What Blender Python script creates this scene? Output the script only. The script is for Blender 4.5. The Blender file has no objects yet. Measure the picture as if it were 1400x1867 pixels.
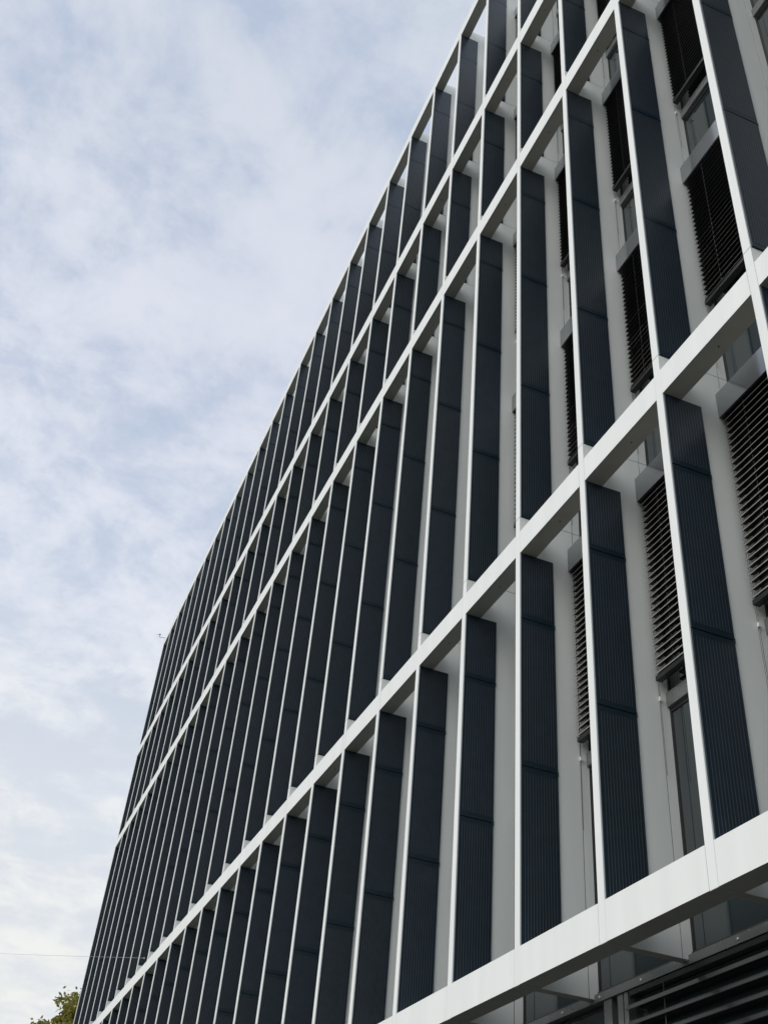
import bpy, math, random
from mathutils import Vector

random.seed(7)
scene = bpy.context.scene
COL = scene.collection

# ------------------------------------------------------------------ camera
cam_data = bpy.data.cameras.new("camera")
cam = bpy.data.objects.new("camera", cam_data)
COL.objects.link(cam)
cam.location = (4.31497, -4.39264, 1.6)
cam.rotation_euler = (2.24259918, -0.07781804, 1.18420352)
cam_data.sensor_fit = 'VERTICAL'
cam_data.sensor_height = 36.0
cam_data.sensor_width = 27.0
cam_data.lens = 1981.05 / 1867.0 * 36.0
cam_data.clip_start = 0.05
cam_data.clip_end = 6000.0
scene.camera = cam

# ------------------------------------------------------------------ sky, sun, exposure
SUN_DIR = Vector((0.11, -0.80, 0.57)).normalized()          # towards the sun, behind thin cloud
SUN_EL = math.asin(SUN_DIR.z)
SUN_ROT = math.atan2(SUN_DIR.x, SUN_DIR.y)

world = bpy.data.worlds.new("World")
scene.world = world
world.use_nodes = True
nt = world.node_tree
nt.nodes.clear()


def nd(tree, kind, **kw):
    n = tree.nodes.new(kind)
    for k, v in kw.items():
        setattr(n, k, v)
    return n


def math_node(tree, op, a, b=None, clamp=False):
    n = tree.nodes.new("ShaderNodeMath")
    n.operation = op
    n.use_clamp = clamp
    for i, s in enumerate((a, b)):
        if s is None:
            continue
        if isinstance(s, (int, float)):
            n.inputs[i].default_value = s
        else:
            tree.links.new(s, n.inputs[i])
    return n.outputs[0]


def ramp(tree, fac, stops, interp='LINEAR'):
    n = tree.nodes.new("ShaderNodeValToRGB")
    n.color_ramp.interpolation = interp
    cr = n.color_ramp
    while len(cr.elements) > 1:
        cr.elements.remove(cr.elements[-1])
    cr.elements[0].position = stops[0][0]
    cr.elements[0].color = (*stops[0][1], 1)
    for p, c in stops[1:]:
        e = cr.elements.new(p)
        e.color = (*c, 1)
    tree.links.new(fac, n.inputs[0])
    return n.outputs[0]


def mix_rgb(tree, fac, a, b):
    n = tree.nodes.new("ShaderNodeMix")
    n.data_type = 'RGBA'
    for idx, s in ((0, fac), (6, a), (7, b)):
        if isinstance(s, (int, float)):
            n.inputs[idx].default_value = s
        elif isinstance(s, tuple):
            n.inputs[idx].default_value = (*s, 1)
        else:
            tree.links.new(s, n.inputs[idx])
    return n.outputs[2]


sky = nd(nt, "ShaderNodeTexSky", sky_type='NISHITA', sun_disc=False)
sky.sun_elevation = SUN_EL
sky.sun_rotation = SUN_ROT
sky.air_density = 1.0
sky.dust_density = 1.6
tc = nd(nt, "ShaderNodeTexCoord")
sep = nd(nt, "ShaderNodeSeparateXYZ")
nt.links.new(tc.outputs["Generated"], sep.inputs[0])
el = math_node(nt, 'MAXIMUM', sep.outputs[2], 0.0)
den = math_node(nt, 'ADD', el, 0.16)
cu = math_node(nt, 'DIVIDE', sep.outputs[0], den)
cv = math_node(nt, 'DIVIDE', sep.outputs[1], den)
comb = nd(nt, "ShaderNodeCombineXYZ")
nt.links.new(cu, comb.inputs[0])
nt.links.new(cv, comb.inputs[1])


def cloud_noise(scale, detail, rough, dist, off):
    mp = nd(nt, "ShaderNodeMapping")
    mp.inputs["Location"].default_value = off
    nt.links.new(comb.outputs[0], mp.inputs[0])
    n = nd(nt, "ShaderNodeTexNoise")
    n.inputs["Scale"].default_value = scale
    n.inputs["Detail"].default_value = detail
    n.inputs["Roughness"].default_value = rough
    n.inputs["Distortion"].default_value = dist
    nt.links.new(mp.outputs[0], n.inputs["Vector"])
    return n.outputs["Fac"]


big = cloud_noise(2.0, 4.0, 0.5, 0.4, (18.3, 7.04, 13.7))
mid = cloud_noise(7.0, 9.0, 0.62, 0.30, (18.02, 17.42, 8.34))
fine = cloud_noise(17.0, 7.0, 0.6, 0.3, (15.81, 17.27, 11.46))
dens = math_node(nt, 'ADD', math_node(nt, 'MULTIPLY', big, 0.33),
                 math_node(nt, 'ADD', math_node(nt, 'MULTIPLY', mid, 0.46), math_node(nt, 'MULTIPLY', fine, 0.21)))
cover = ramp(nt, dens, [(0.40, (0.02,) * 3), (0.455, (0.32,) * 3), (0.50, (0.70,) * 3), (0.56, (1, 1, 1))], 'B_SPLINE')
# thick parts of the cloud layer are a little greyer, thin lit parts whiter
body = ramp(nt, mid, [(0.35, (0.93, 0.95, 0.98)), (0.5, (1.0, 1.0, 1.0)), (0.66, (1.05, 1.045, 1.03))])
SK = 10.0          # Background strength is 0.1
cloud = ramp(nt, el, [(0.0, (0.615, 0.62, 0.605)), (0.24, (0.62, 0.63, 0.625)), (0.36, (0.625, 0.642, 0.655)),
                      (0.52, (0.56, 0.585, 0.65)), (0.70, (0.515, 0.54, 0.615)), (0.90, (0.475, 0.51, 0.575)), (1.0, (0.47, 0.51, 0.57))])
mul = nd(nt, "ShaderNodeVectorMath", operation='MULTIPLY')
nt.links.new(cloud, mul.inputs[0])
nt.links.new(body, mul.inputs[1])
sc = nd(nt, "ShaderNodeVectorMath", operation='SCALE')
nt.links.new(mul.outputs[0], sc.inputs[0])
sc.inputs["Scale"].default_value = SK
# gaps: the blue sky behind, veiled by thin cloud
veil = ramp(nt, el, [(0.2, (0.60, 0.615, 0.635)), (0.38, (0.555, 0.585, 0.635)), (0.55, (0.42, 0.48, 0.585)), (0.75, (0.365, 0.43, 0.545)), (1.0, (0.34, 0.41, 0.53))])
vs = nd(nt, "ShaderNodeVectorMath", operation='SCALE')
nt.links.new(veil, vs.inputs[0])
vs.inputs["Scale"].default_value = SK
gap = mix_rgb(nt, 0.86, sky.outputs[0], vs.outputs[0])
full = mix_rgb(nt, cover, gap, sc.outputs[0])
bg = nd(nt, "ShaderNodeBackground")
bg.inputs["Strength"].default_value = 0.1
nt.links.new(full, bg.inputs["Color"])
wout = nd(nt, "ShaderNodeOutputWorld")
nt.links.new(bg.outputs[0], wout.inputs[0])

sun_data = bpy.data.lights.new("sun", 'SUN')
sun_data.energy = 1.3
sun_data.angle = math.radians(60)
sun_data.color = (1.0, 0.965, 0.92)
sun = bpy.data.objects.new("sun", sun_data)
COL.objects.link(sun)
sun.location = (-30, -40, 60)
sun.rotation_euler = SUN_DIR.to_track_quat('Z', 'Y').to_euler()

scene.view_settings.view_transform = 'Standard'
scene.view_settings.look = 'None'
scene.view_settings.gamma = 1.0
scene.view_settings.exposure = 0.45
scene.view_settings.use_curve_mapping = False


# ------------------------------------------------------------------ materials
def material(name, col, rough=0.5, metal=0.0, spec=0.5, var=0.0, scale=3.0, stretch=(1, 1, 1), rough_var=0.0, bump=0.0, bump_scale=60.0):
    m = bpy.data.materials.new(name)
    m.use_nodes = True
    t = m.node_tree
    b = t.nodes["Principled BSDF"]
    b.inputs["Base Color"].default_value = (*col, 1)
    b.inputs["Roughness"].default_value = rough
    b.inputs["Metallic"].default_value = metal
    b.inputs["Specular IOR Level"].default_value = spec
    if var or rough_var or bump:
        g = t.nodes.new("ShaderNodeNewGeometry")
        mp = t.nodes.new("ShaderNodeMapping")
        mp.inputs["Scale"].default_value = stretch
        t.links.new(g.outputs["Position"], mp.inputs[0])
        n = t.nodes.new("ShaderNodeTexNoise")
        n.inputs["Scale"].default_value = scale
        n.inputs["Detail"].default_value = 5
        t.links.new(mp.outputs[0], n.inputs["Vector"])
        if var:
            lo = tuple(c * (1 - var) for c in col)
            hi = tuple(min(1, c * (1 + var)) for c in col)
            t.links.new(ramp(t, n.outputs["Fac"], [(0.3, lo), (0.7, hi)]), b.inputs["Base Color"])
        if rough_var:
            mr = t.nodes.new("ShaderNodeMapRange")
            mr.inputs["From Min"].default_value = 0.3
            mr.inputs["From Max"].default_value = 0.7
            mr.inputs["To Min"].default_value = max(0.0, rough - rough_var)
            mr.inputs["To Max"].default_value = rough + rough_var
            t.links.new(n.outputs["Fac"], mr.inputs[0])
            t.links.new(mr.outputs[0], b.inputs["Roughness"])
        if bump:
            n2 = t.nodes.new("ShaderNodeTexNoise")
            n2.inputs["Scale"].default_value = bump_scale
            n2.inputs["Detail"].default_value = 3
            t.links.new(g.outputs["Position"], n2.inputs["Vector"])
            bp = t.nodes.new("ShaderNodeBump")
            bp.inputs["Strength"].default_value = bump
            bp.inputs["Distance"].default_value = 0.01
            t.links.new(n2.outputs["Fac"], bp.inputs["Height"])
            t.links.new(bp.outputs[0], b.inputs["Normal"])
    return m


M_WHITE = material("white_coated_metal", (0.815, 0.84, 0.815), 0.55, spec=0.35, var=0.035, scale=5.0, stretch=(1, 1, 0.10), rough_var=0.06)
M_SOFFIT_SHADE = material("soffit_painted_shade", (0.47, 0.47, 0.43), 0.6, var=0.05, scale=3.0)  # shade of the undersides, painted in as a darker grey
M_JOINT = material("dark_joint", (0.03, 0.031, 0.03), 0.7)
M_PVFRAME = material("panel_margin_glass", (0.007, 0.021, 0.032), 0.36, spec=0.5, var=0.15, scale=2.0)
M_GLASS = material("dark_window_glass", (0.020, 0.029, 0.031), 0.015, bump=0.02, bump_scale=1.4)
M_GLASS.node_tree.nodes["Principled BSDF"].inputs["IOR"].default_value = 1.9
M_FRAME = material("dark_window_frame", (0.035, 0.034, 0.032), 0.4, var=0.1)
M_RAIL = material("grey_anodised_rail", (0.24, 0.255, 0.25), 0.28, metal=0.55, var=0.06, rough_var=0.05)
M_BOX = material("polished_grey_box", (0.27, 0.285, 0.29), 0.10, metal=0.6, var=0.04, scale=2.0, rough_var=0.03)
M_SLAT = material("charcoal_slat", (0.014, 0.015, 0.015), 0.32, spec=0.5, var=0.12, scale=4.0)
M_LIP = material("grey_slat_lip", (0.31, 0.295, 0.27), 0.4, var=0.10, scale=4.0)
M_LOUVRE = material("glossy_louvre", (0.032, 0.037, 0.036), 0.16, spec=0.8, var=0.1, scale=2.0)
M_BLACK = material("black_rail", (0.02, 0.021, 0.022), 0.35)
M_BOLT = material("bright_bolt", (0.8, 0.8, 0.76), 0.3)
M_WALL = material("grey_core_wall", (0.25, 0.25, 0.245), 0.8, var=0.08, scale=0.7)
M_ROOF = material("roof_membrane", (0.20, 0.20, 0.19), 0.9, var=0.1)
M_GROUND = material("warm_grey_paving", (0.036, 0.036, 0.028), 0.85, var=0.18, scale=0.5, bump=0.3, bump_scale=25)
M_WIRE = material("grey_wire", (0.22, 0.22, 0.225), 0.5)
M_CABLE = material("pale_cable", (0.36, 0.37, 0.38), 0.6)
M_BARK = material("brown_bark", (0.10, 0.085, 0.06), 0.9, var=0.3, scale=6)


def solar_material():
    m = bpy.data.materials.new("solar_cell_glass")
    m.use_nodes = True
    t = m.node_tree
    b = t.nodes["Principled BSDF"]
    g = t.nodes.new("ShaderNodeNewGeometry")
    s = t.nodes.new("ShaderNodeSeparateXYZ")
    t.links.new(g.outputs["Position"], s.inputs[0])
    u = math_node(t, 'FRACT', math_node(t, 'DIVIDE', math_node(t, 'SUBTRACT', s.outputs[1], 0.03), 0.0285))
    d = math_node(t, 'ABSOLUTE', math_node(t, 'SUBTRACT', u, 0.5))
    line = ramp(t, d, [(0.0, (1, 1, 1)), (0.055, (1, 1, 1)), (0.10, (0, 0, 0))])
    oi = t.nodes.new("ShaderNodeObjectInfo")
    cellc = ramp(t, oi.outputs["Random"], [(0.0, (0.0075, 0.0195, 0.031)), (0.4, (0.0085, 0.021, 0.037)), (0.75, (0.0105, 0.023, 0.040)), (1.0, (0.0135, 0.0245, 0.037))])
    n = t.nodes.new("ShaderNodeTexNoise")
    n.inputs["Scale"].default_value = 7.0
    n.inputs["Detail"].default_value = 9
    n.inputs["Roughness"].default_value = 0.78
    t.links.new(g.outputs["Position"], n.inputs["Vector"])
    shade = ramp(t, n.outputs["Fac"], [(0.35, (0.72, 0.74, 0.76)), (0.65, (1.32, 1.28, 1.22))])
    mu = t.nodes.new("ShaderNodeVectorMath")
    mu.operation = 'MULTIPLY'
    t.links.new(cellc, mu.inputs[0])
    t.links.new(shade, mu.inputs[1])
    t.links.new(mix_rgb(t, line, mu.outputs[0], (0.10, 0.106, 0.102)), b.inputs["Base Color"])
    b.inputs["Roughness"].default_value = 0.38
    b.inputs["Specular IOR Level"].default_value = 0.4
    return m


M_CELL = solar_material()


def leaf_material():
    m = bpy.data.materials.new("olive_leaf")
    m.use_nodes = True
    t = m.node_tree
    b = t.nodes["Principled BSDF"]
    g = t.nodes.new("ShaderNodeNewGeometry")
    c = ramp(t, g.outputs["Random Per Island"], [(0.0, (0.13, 0.15, 0.026)), (0.35, (0.21, 0.215, 0.036)), (0.7, (0.30, 0.275, 0.05)), (1.0, (0.38, 0.31, 0.09))])
    t.links.new(c, b.inputs["Base Color"])
    b.inputs["Roughness"].default_value = 0.5
    tr = t.nodes.new("ShaderNodeBsdfTranslucent")
    t.links.new(c, tr.inputs[0])
    mx = t.nodes.new("ShaderNodeMixShader")
    mx.inputs[0].default_value = 0.5
    t.links.new(b.outputs[0], mx.inputs[1])
    t.links.new(tr.outputs[0], mx.inputs[2])
    t.links.new(mx.outputs[0], t.nodes["Material Output"].inputs[0])
    return m


M_LEAF = leaf_material()

# ------------------------------------------------------------------ mesh helpers
BOX_F = [(0, 3, 2, 1), (4, 5, 6, 7), (0, 1, 5, 4), (1, 2, 6, 5), (2, 3, 7, 6), (3, 0, 4, 7)]
_cache = {}


def box_verts(lo, hi):
    (x0, y0, z0), (x1, y1, z1) = lo, hi
    return [(x0, y0, z0), (x1, y0, z0), (x1, y1, z0), (x0, y1, z0), (x0, y0, z1), (x1, y0, z1), (x1, y1, z1), (x0, y1, z1)]


class MB:
    def __init__(self):
        self.v, self.f, self.m = [], [], []

    def box(self, lo, hi, mat=0):
        n = len(self.v)
        self.v += box_verts(lo, hi)
        self.f += [tuple(i + n for i in q) for q in BOX_F]
        self.m += [mat] * 6
        return self

    def quad(self, pts, mat=0):
        n = len(self.v)
        self.v += [tuple(p) for p in pts]
        self.f.append(tuple(range(n, n + len(pts))))
        self.m.append(mat)
        return self

    def tube(self, a, b, ra, rb=None, seg=8, mat=0):
        rb = ra if rb is None else rb
        a, b = Vector(a), Vector(b)
        d = (b - a).normalized()
        up = Vector((0, 0, 1)) if abs(d.z) < 0.9 else Vector((1, 0, 0))
        s = d.cross(up).normalized()
        t = d.cross(s)
        n = len(self.v)
        for p, r in ((a, ra), (b, rb)):
            for i in range(seg):
                q = 2 * math.pi * i / seg
                self.v.append(tuple(p + (s * math.cos(q) + t * math.sin(q)) * r))
        for i in range(seg):
            j = (i + 1) % seg
            self.f.append((n + i, n + seg + i, n + seg + j, n + j))
            self.m.append(mat)
        self.f.append(tuple(n + i for i in range(seg)))
        self.f.append(tuple(n + seg + i for i in reversed(range(seg))))
        self.m += [mat] * 2
        return self

    def mesh(self, name, mats):
        me = bpy.data.meshes.new(name)
        me.from_pydata(self.v, [], self.f)
        for m in (mats if isinstance(mats, (list, tuple)) else [mats]):
            me.materials.append(m)
        me.polygons.foreach_set("material_index", self.m)
        me.update()
        return me


def link(name, me, parent=None, loc=(0, 0, 0)):
    o = bpy.data.objects.new(name, me)
    COL.objects.link(o)
    o.location = loc
    if parent is not None:
        o.parent = parent
    return o


def box_obj(name, lo, hi, mat, parent=None, origin=(0, 0, 0), bevel=0.0):
    """A box between two world corners, its own object; alike boxes share one mesh."""
    size = tuple(round(h - l, 4) for l, h in zip(lo, hi))
    key = (name, size, mat.name)
    if key not in _cache:
        h = [s / 2 for s in size]
        _cache[key] = MB().box((-h[0], -h[1], -h[2]), (h[0], h[1], h[2])).mesh(name, mat)
    c = tuple((l + h) / 2 - o for l, h, o in zip(lo, hi, origin))
    return link(name, _cache[key], parent, c)


def empty(name, loc=(0, 0, 0)):
    o = bpy.data.objects.new(name, None)
    o.empty_display_size = 0.3
    COL.objects.link(o)
    o.location = loc
    return o


def tag(o, label, cat, group=None):
    o["label"] = label
    o["category"] = cat
    if group:
        o["group"] = group
    return o


# ------------------------------------------------------------------ ground
gm = MB().quad([(-3000, -3000, 0), (3000, -3000, 0), (3000, 3000, 0), (-3000, 3000, 0)]).mesh("ground", M_GROUND)
g = link("ground", gm)
g["kind"] = "structure"

# ------------------------------------------------------------------ the office building
W = 1.35            # bay width
FW = 0.094          # width of a pier's front edge
K0, K1 = -2, 26     # piers, right to left
Z_A, Z_B, Z_C, Z_D, Z_E = 4.199, 8.607, 15.712, 19.276, 24.219      # undersides of the white bands
BANDS = [(Z_A, 4.503), (Z_B, 8.897), (Z_C, 16.055), (Z_D, 19.66), (Z_E, 24.575)]
BAND_D = 0.195      # depth of a band
GLASS_Y = 0.755
JOINTS = [Z_A, 9.105, 16.225, 19.81, 24.57]
PANELS = [[4.46, 6.145, 7.778, Z_B], [9.105, 11.155, 13.205, 15.05, Z_C], [16.225, 18.29, Z_D], [19.81, 21.60, 23.32, Z_E]]
BOXES = [8.555, 12.105, 15.735, 19.365, 23.02]       # undersides of the blinds' head boxes
BASE = (-15.0, 0.4, 0.0)

building = empty("office_building", BASE)
tag(building, "long office building with white bands and slim piers carrying dark solar panels", "building")


def rel(p, o):
    return tuple(a - b for a, b in zip(p, o))


# main block behind the facade
core = box_obj("wall", (-35.15, 0.83, 0.0), (4.1, 19.0, 23.30), M_WALL, building, BASE)
roof = box_obj("roof", (-35.10, 0.85, 23.302), (4.05, 18.9, 23.42), M_ROOF, building, BASE)


def panel_mesh(h):
    key = ("solar_panel", round(h, 4))
    if key not in _cache:
        b = MB().box((-0.006, -0.1915, -h / 2), (0.006, 0.1915, h / 2), 0)
        mz = 0.052
        b.box((0.0, -0.183, -h / 2 + mz), (0.0072, 0.183, h / 2 - mz), 1)
        _cache[key] = b.mesh("solar_panel", [M_PVFRAME, M_CELL])
    return _cache[key]


def pier_core_mesh():
    if "pier" not in _cache:
        b = MB().box((-FW + 0.007, 0.007, Z_A + 0.007), (-0.007, 0.70, 24.56), 0)
        for p in PANELS:                      # dark backing of the panels and their edge clips
            b.box((-0.012, 0.012, p[0] + 0.003), (0.0028, 0.394, p[-1] - 0.003), 0)
            for z in p[1:-1]:
                b.box((-0.010, 0.384, z - 0.024), (0.0145, 0.402, z + 0.024), 0)
        _cache["pier"] = b.mesh("pier", M_JOINT)
    return _cache["pier"]


LAST_SINGLE_PANELS = 20
far_panels = MB()
for k in range(K0, K1 + 1):
    x = -k * W
    po = (x, 0.35, Z_A)
    pier = link("pier", pier_core_mesh(), building, rel((x, 0, 0), BASE))
    org = (x, 0, 0)
    for a, b in zip(JOINTS[:-1], JOINTS[1:]):
        lo_z = a + (0.004 if a != JOINTS[0] else 0)
        hi_z = b - (0.004 if b != JOINTS[-1] else 0)
        box_obj("cladding_panel", (x - FW, 0.0, lo_z), (x, 0.648, hi_z), M_WHITE, pier, org)
        box_obj("jamb_panel", (x - FW, 0.657, lo_z), (x, 0.745, hi_z), M_WHITE, pier, org)
    box_obj("soffit_shade", (x - FW + 0.001, 0.001, Z_A - 0.003), (x - 0.001, 0.744, Z_A - 0.0005), M_SOFFIT_SHADE, pier, org)  # thin sheet added below the pier, its grey stands in for shade
    for p in PANELS:
        for a, b in zip(p[:-1], p[1:]):
            lo_z, hi_z = a + 0.006, b - 0.006
            if k <= LAST_SINGLE_PANELS:
                sp = link("solar_panel", panel_mesh(hi_z - lo_z), pier, (0.009, 0.2035, (lo_z + hi_z) / 2))
                sp.rotation_euler = (random.uniform(-0.0015, 0.0015), random.uniform(-0.0012, 0.0012), random.uniform(-0.008, 0.008))
            else:
                far_panels.box((x + 0.003, 0.012, lo_z), (x + 0.015, 0.395, hi_z), 0)
                far_panels.box((x + 0.009, 0.0205, lo_z + 0.052), (x + 0.0162, 0.3865, hi_z - 0.052), 1)
fp = link("solar_panel", far_panels.mesh("solar_panel", [M_PVFRAME, M_CELL]), building, rel((0, 0, 0), BASE))
fp["kind"] = "stuff"

def fascia(x0, x1, zb, zt, parent):
    """One white fascia panel, its bottom face darkened to paint in the shade."""
    key = ("fascia", round(x1 - x0, 3), round(zt - zb, 4))
    if key not in _cache:
        h = (x1 - x0) / 2, BAND_D / 2, (zt - zb) / 2
        b = MB().box((-h[0], -h[1], -h[2]), h, 0)
        b.m[0] = 1  # bottom face takes the painted shade
        _cache[key] = b.mesh("fascia_panel", [M_WHITE, M_SOFFIT_SHADE])
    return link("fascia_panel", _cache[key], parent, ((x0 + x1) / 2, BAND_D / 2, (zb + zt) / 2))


# white bands: a dark inner channel with one fascia panel per bay
for zi, (zb, zt) in enumerate(BANDS):
    cz = (0, 0.1, zb)
    chan = MB().box((-K1 * W - 0.05, 0.007, zb + 0.007), (-K0 * W - 0.02, BAND_D - 0.007, zt - 0.007))
    chan = link("horizontal_band", chan.mesh("horizontal_band", M_JOINT), building, rel((0, 0, 0), BASE))
    drains = MB()
    for b in range(K0 + 1, K1 + 1):
        x0, x1 = -b * W + 0.003, -(b - 1) * W - FW - 0.003
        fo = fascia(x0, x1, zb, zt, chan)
        fo.location.y += random.uniform(-0.0015, 0.0015)
        fo.rotation_euler = (random.uniform(-0.004, 0.004), 0, random.uniform(-0.001, 0.001))
        if zi > 0:
            xm = (x0 + x1) / 2 + 0.05
            drains.tube((xm, 0.105, zb - 0.004), (xm, 0.105, zb + 0.01), 0.009, seg=8)
    if zi > 0:
        link("drain_hole", drains.mesh("drain_hole", M_BLACK), chan, (0, 0, 0))

# windows: one per bay and storey, glass above and below a grey transom rail
for b in range(K0 + 1, K1 + 1):
    x0, x1 = -b * W + 0.0015, -(b - 1) * W - FW - 0.0015
    for si, zb in enumerate(BOXES):
        z_top = zb + (0.33 if si < 4 else 0.30)
        z_r1, z_r0 = zb - 2.11, zb - 2.25
        z_bot = 4.268 if si == 0 else BOXES[si - 1] + 0.34
        wo = (x0, GLASS_Y, z_bot)
        fr = MB()
        fr.box((x0, 0.749, z_bot), (x0 + 0.012, 0.80, z_top)).box((x1 - 0.012, 0.749, z_bot), (x1, 0.80, z_top))
        fr.box((x0 + 0.012, 0.748, z_r0 - 0.035), (x1 - 0.012, 0.80, z_r0 + 0.002)).box((x0 + 0.012, 0.758, z_r1 - 0.002), (x1 - 0.012, 0.80, z_r1 + 0.02))
        fr.v = [rel(v, wo) for v in fr.v]
        key = ("window", b >= 0, si)
        if key not in _cache:
            _cache[key] = fr.mesh("window", M_FRAME)
        win = link("window", _cache[key], building, rel(wo, BASE))
        box_obj("glass_pane", (x0 + 0.012, GLASS_Y + 0.004, z_r1 + 0.02), (x1 - 0.012, 0.80, z_top), M_GLASS, win, wo)
        box_obj("glass_pane", (x0 + 0.012, GLASS_Y + 0.004, z_bot), (x1 - 0.012, 0.80, z_r0 - 0.035), M_GLASS, win, wo)
        box_obj("transom_rail", (x0 + 0.004, 0.715, z_r0 + 0.002), (x1 - 0.004, 0.79, z_r1 - 0.002), M_RAIL, win, wo)

# ground floor glazing under the lowest band
gx0, gx1 = -35.1, -K0 * W - 0.1
tr = MB().box((gx0, 0.70, 4.166), (gx1, 0.80, 4.232), 0).box((gx0, 0.735, 4.232), (gx1, 0.80, 4.262), 1)
front = link("shopfront_transom", tr.mesh("shopfront_transom", [M_RAIL, M_FRAME]), building, rel((0, 0, 0), BASE))
x = 1.0
while x > -9.0:
    bm_ = MB().tube((0, 0, 0), (0, -0.008, 0), 0.009, seg=8)
    if "bolt" not in _cache:
        _cache["bolt"] = bm_.mesh("bolt", M_BOLT)
    link("bolt", _cache["bolt"], front, (x, 0.70, 4.199))
    x -= 0.42 if int(round(x * 100)) % 2 else 0.62
for i in range(9):
    xr = -3.555 - i * 4.05 + 4.05
    if xr > gx1:
        continue
    post = MB()
    for a, b in ((xr - 0.375, xr - 0.255), (xr - 0.165, xr - 0.085), (xr - 0.07, xr - 0.012)):
        post.box((a, 0.715, 0.0), (b, 0.80, 4.164))
    link("shopfront_post", post.mesh("shopfront_post", M_RAIL), building, rel((0, 0, 0), BASE))
    box_obj("glass_pane", (max(xr - 4.43 + 0.0, gx0), 0.785, 0.05), (xr - 0.38, 0.82, 4.15), M_GLASS, building, BASE)
box_obj("glass_pane", (xr_right := -3.55 + 4.05, 0.786, 0.05), (gx1, 0.82, 4.15), M_GLASS, building, BASE)


# ------------------------------------------------------------------ venetian blinds
def slat_mesh(length, s=1.0, mats=None):
    key = ("slat", round(length, 3), s)
    if key not in _cache:
        t = math.radians(62)
        lip = 0.027 * s
        p = [Vector((0, -0.026 * s - lip * math.cos(t), -lip * math.sin(t))), Vector((0, -0.026 * s, 0.0)),
             Vector((0, 0.020 * s, 0.006 * s)), Vector((0, 0.034 * s, 0.016 * s))]
        th = 0.0025 * s
        b = MB()
        prof = [(q.y, q.z) for q in p] + [(q.y + th * 0.6, q.z - th) for q in reversed(p)]
        n = len(prof)
        for xx in (0, length):
            b.v += [(xx, y, z) for y, z in prof]
        for i in range(n):
            j = (i + 1) % n
            b.f.append((i, j, n + j, n + i))
        for i in range(3):
            b.f.append((i, i + 1, n - 2 - i, n - 1 - i))
            b.f.append((n + i + 1, n + i, 2 * n - 1 - i, 2 * n - 2 - i))
        b.m = [0] * len(b.f)
        b.m[0] = 1
        _cache[key] = b.mesh("slat", mats or [M_SLAT, M_LIP])
    return _cache[key]


def make_blind(bay, zb, label):
    x0, x1 = -bay * W + 0.012, -(bay - 1) * W - FW - 0.012
    L = x1 - x0
    org = (x0, 0.635, zb)
    r = empty("venetian_blind", org)
    tag(r, label, "blind", "venetian blinds on the upper windows")
    if "head_box" not in _cache:
        b = MB().box((-0.006, -0.052, 0.0), (L + 0.006, 0.07, 0.295), 0)
        b.box((0.004, -0.040, -0.010), (L - 0.004, 0.06, 0.0), 1)
        _cache["head_box"] = b.mesh("head_box", [M_BOX, M_BLACK])
    link("head_box", _cache["head_box"], r)
    n = 27
    for i in range(n):
        s = link("slat", slat_mesh(L - 0.05), r, (0.025, 0.0, -0.05 - i * 0.0732))
        s.rotation_euler.x = random.uniform(-0.02, 0.02)
    box_obj("bottom_rail", (x0 + 0.02, 0.605, zb - 2.03), (x1 - 0.02, 0.668, zb - 1.985), M_SLAT, r, org)
    for fx in (0.24, 0.76):
        box_obj("lift_tape", (x0 + L * fx - 0.006, 0.609, zb - 1.985), (x0 + L * fx + 0.006, 0.6115, zb - 0.02), M_SLAT, r, org)
    if "guide_wire" not in _cache:
        _cache["guide_wire"] = MB().tube((0, 0, -2.9), (0, 0, 0), 0.0022, seg=6).mesh("guide_wire", M_BLACK)
        _cache["wire_clip"] = MB().box((-0.01, -0.012, -0.02), (0.012, 0.012, 0.02)).mesh("wire_clip", M_BOLT)
    for sx in (0.006, L - 0.006):
        gw = link("guide_wire", _cache["guide_wire"], r, (sx, 0.012, 0))
        link("wire_clip", _cache["wire_clip"], gw, (0, 0, -2.19))
    return r


ROWS = ["between the lowest and second white bands", "in lower row between second and third white bands",
        "in upper row between second and third white bands", "between the third and fourth white bands",
        "between the fourth white band and roof"]
SHOWN = {0: [1, 2, 3], 1: [1, 2, 3, 4], 2: [1, 2, 3, 4], 3: [2, 3, 4], 4: [4]}
WHERE = {0: {1: "nearest the right edge", 2: "second from the right edge", 3: "thin sliver third from the edge"},
         1: {1: "nearest the right edge", 2: "second from the right edge", 3: "third from the right edge", 4: "thin sliver farthest left"},
         2: {1: "nearest the right edge", 2: "second from the right edge", 3: "third from the right edge", 4: "thin sliver farthest left"},
         3: {2: "cut by the top edge", 3: "middle one", 4: "thin sliver farthest left"},
         4: {4: "thin sliver by the top edge"}}
for row, bays in SHOWN.items():
    for b in bays:
        make_blind(b, BOXES[row], "charcoal blind %s, %s" % (ROWS[row], WHERE[row][b]))

# wide louvre blind of the ground floor
gb = empty("louvre_blind", (-3.54, 0.74, 4.10))
tag(gb, "wide dark louvre blind under the lowest white band at the bottom right", "blind")
GL = 3.98
link("head_rail", MB().box((0, -0.03, 0.02), (GL, 0.03, 0.06)).mesh("head_rail", M_BLACK), gb)
for i in range(24):
    link("slat", slat_mesh(GL, 1.6, [M_LOUVRE, M_LOUVRE]), gb, (0, -0.005, -0.055 - i * 0.1205))
for fx in (0.12, 0.5, 0.88):
    link("lift_tape", MB().box((GL * fx, -0.034, -2.95), (GL * fx + 0.012, -0.031, 0.02)).mesh("lift_tape", M_BLACK), gb)

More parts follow.
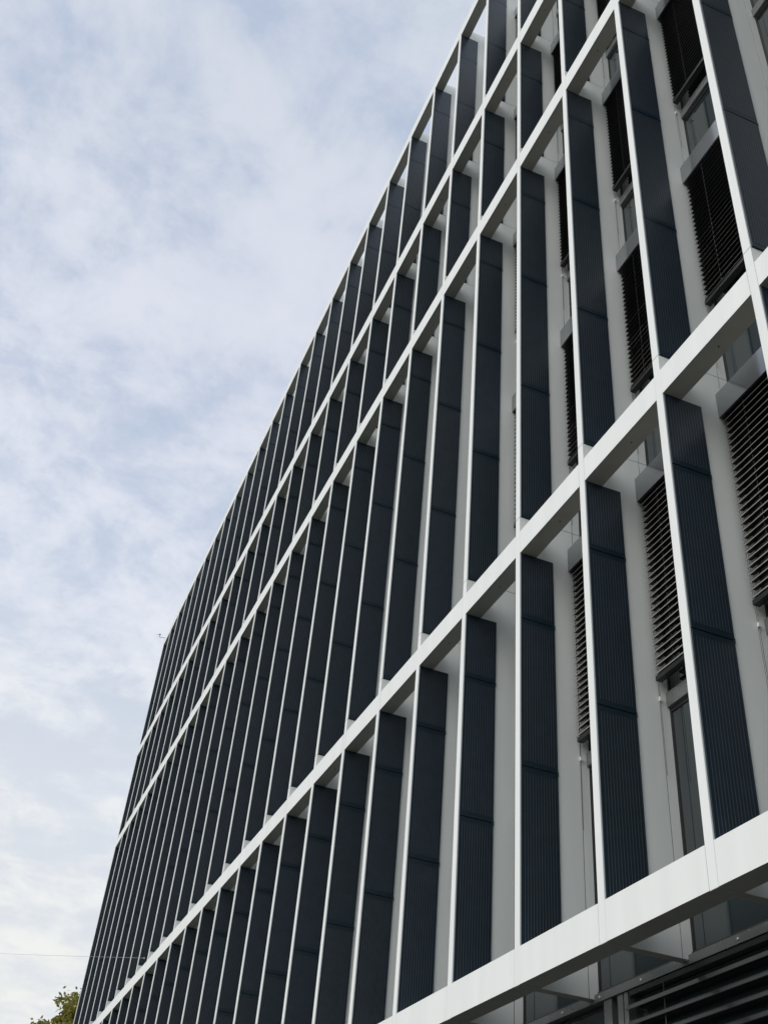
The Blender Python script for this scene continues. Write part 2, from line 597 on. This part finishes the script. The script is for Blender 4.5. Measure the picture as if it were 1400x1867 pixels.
# ------------------------------------------------------------------ small things
ant = empty("roof_antenna", (-35.16, 0.03, 24.57))
tag(ant, "tiny wind sensor on a bent arm at the far roof corner", "antenna")
link("arm", MB().tube((0, 0, -0.06), (0, 0, 0.04), 0.02).tube((0, 0, 0.03), (-0.14, -0.26, 0.08), 0.011)
     .tube((-0.14, -0.26, 0.07), (-0.14, -0.26, 0.20), 0.010).mesh("arm", M_WIRE), ant)
link("vane", MB().tube((-0.14, -0.26, 0.19), (-0.19, -0.38, 0.205), 0.007).box((-0.155, -0.275, 0.18), (-0.11, -0.22, 0.225)).mesh("vane", M_WIRE), ant)

wire = MB()
a, b = Vector((-23.41, -0.02, 9.05)), Vector((-46.0, -2.49, 14.31))
pts = []
for i in range(41):
    t = i / 40 * 2.4
    p = a.lerp(b, t)
    p.z -= 0.10 * math.sin(math.pi * min(t / 2.4, 1))
    pts.append(p)
for p, q in zip(pts[:-1], pts[1:]):
    wire.tube(p, q, 0.004, seg=5)
wire.box((-23.43, -0.03, 9.03), (-23.39, 0.0, 9.07))
w = link("overhead_wire", wire.mesh("overhead_wire", M_CABLE))
tag(w, "thin overhead wire crossing the sky at lower left towards the facade", "wire")


# ------------------------------------------------------------------ tree beyond the far end
def make_tree(base, crown_c, radii, label):
    t = empty("leafy_tree", base)
    tag(t, label, "tree")
    rng = random.Random(21)
    wood = MB()
    top = Vector(crown_c) - Vector(base)
    prev = Vector((0, 0, 0))
    for i in range(1, 6):
        q = Vector((top.x * i / 5 + rng.uniform(-.12, .12), top.y * i / 5 + rng.uniform(-.12, .12), top.z * i / 5))
        wood.tube(prev, q, 0.24 - 0.035 * (i - 1), 0.24 - 0.035 * i, seg=9)
        prev = q
    leaves = MB()
    for c in range(210):
        d = Vector((rng.gauss(0, 1), rng.gauss(0, 1), rng.gauss(0, 1))).normalized()
        rr = rng.uniform(0.40, 1.0) ** 0.6
        cc = top + Vector((d.x * radii[0], d.y * radii[1], d.z * radii[2])) * rr
        s0 = top * rng.uniform(0.62, 0.98)
        m_ = s0.lerp(cc, 0.55) + Vector((0, 0, 0.25))
        wood.tube(s0, m_, 0.05, 0.03, seg=5)
        wood.tube(m_, cc, 0.03, 0.012, seg=5)
        cr = rng.uniform(0.26, 0.50)
        for l in range(rng.randint(80, 150)):
            e = Vector((rng.gauss(0, .5), rng.gauss(0, .5), rng.gauss(0, .42)))
            p = cc + e * cr
            nrm = Vector((rng.gauss(0, 1), rng.gauss(0, 1), rng.gauss(0.5, 1))).normalized()
            u = nrm.orthogonal().normalized()
            v = nrm.cross(u)
            th = rng.uniform(0, 6.28)
            u, v = u * math.cos(th) + v * math.sin(th), v * math.cos(th) - u * math.sin(th)
            ln, wd = rng.uniform(.08, .15), rng.uniform(.045, .075)
            leaves.quad([p - u * ln, p - v * wd, p + u * ln, p + v * wd])
    link("trunk", wood.mesh("trunk", M_BARK), t)
    link("crown", leaves.mesh("crown", M_LEAF), t)
    return t


make_tree((-46.5, 2.1, 0.0), (-46.5, 1.75, 10.75), (2.6, 2.0, 2.6), "olive green leafy tree beyond the far left end of the building")
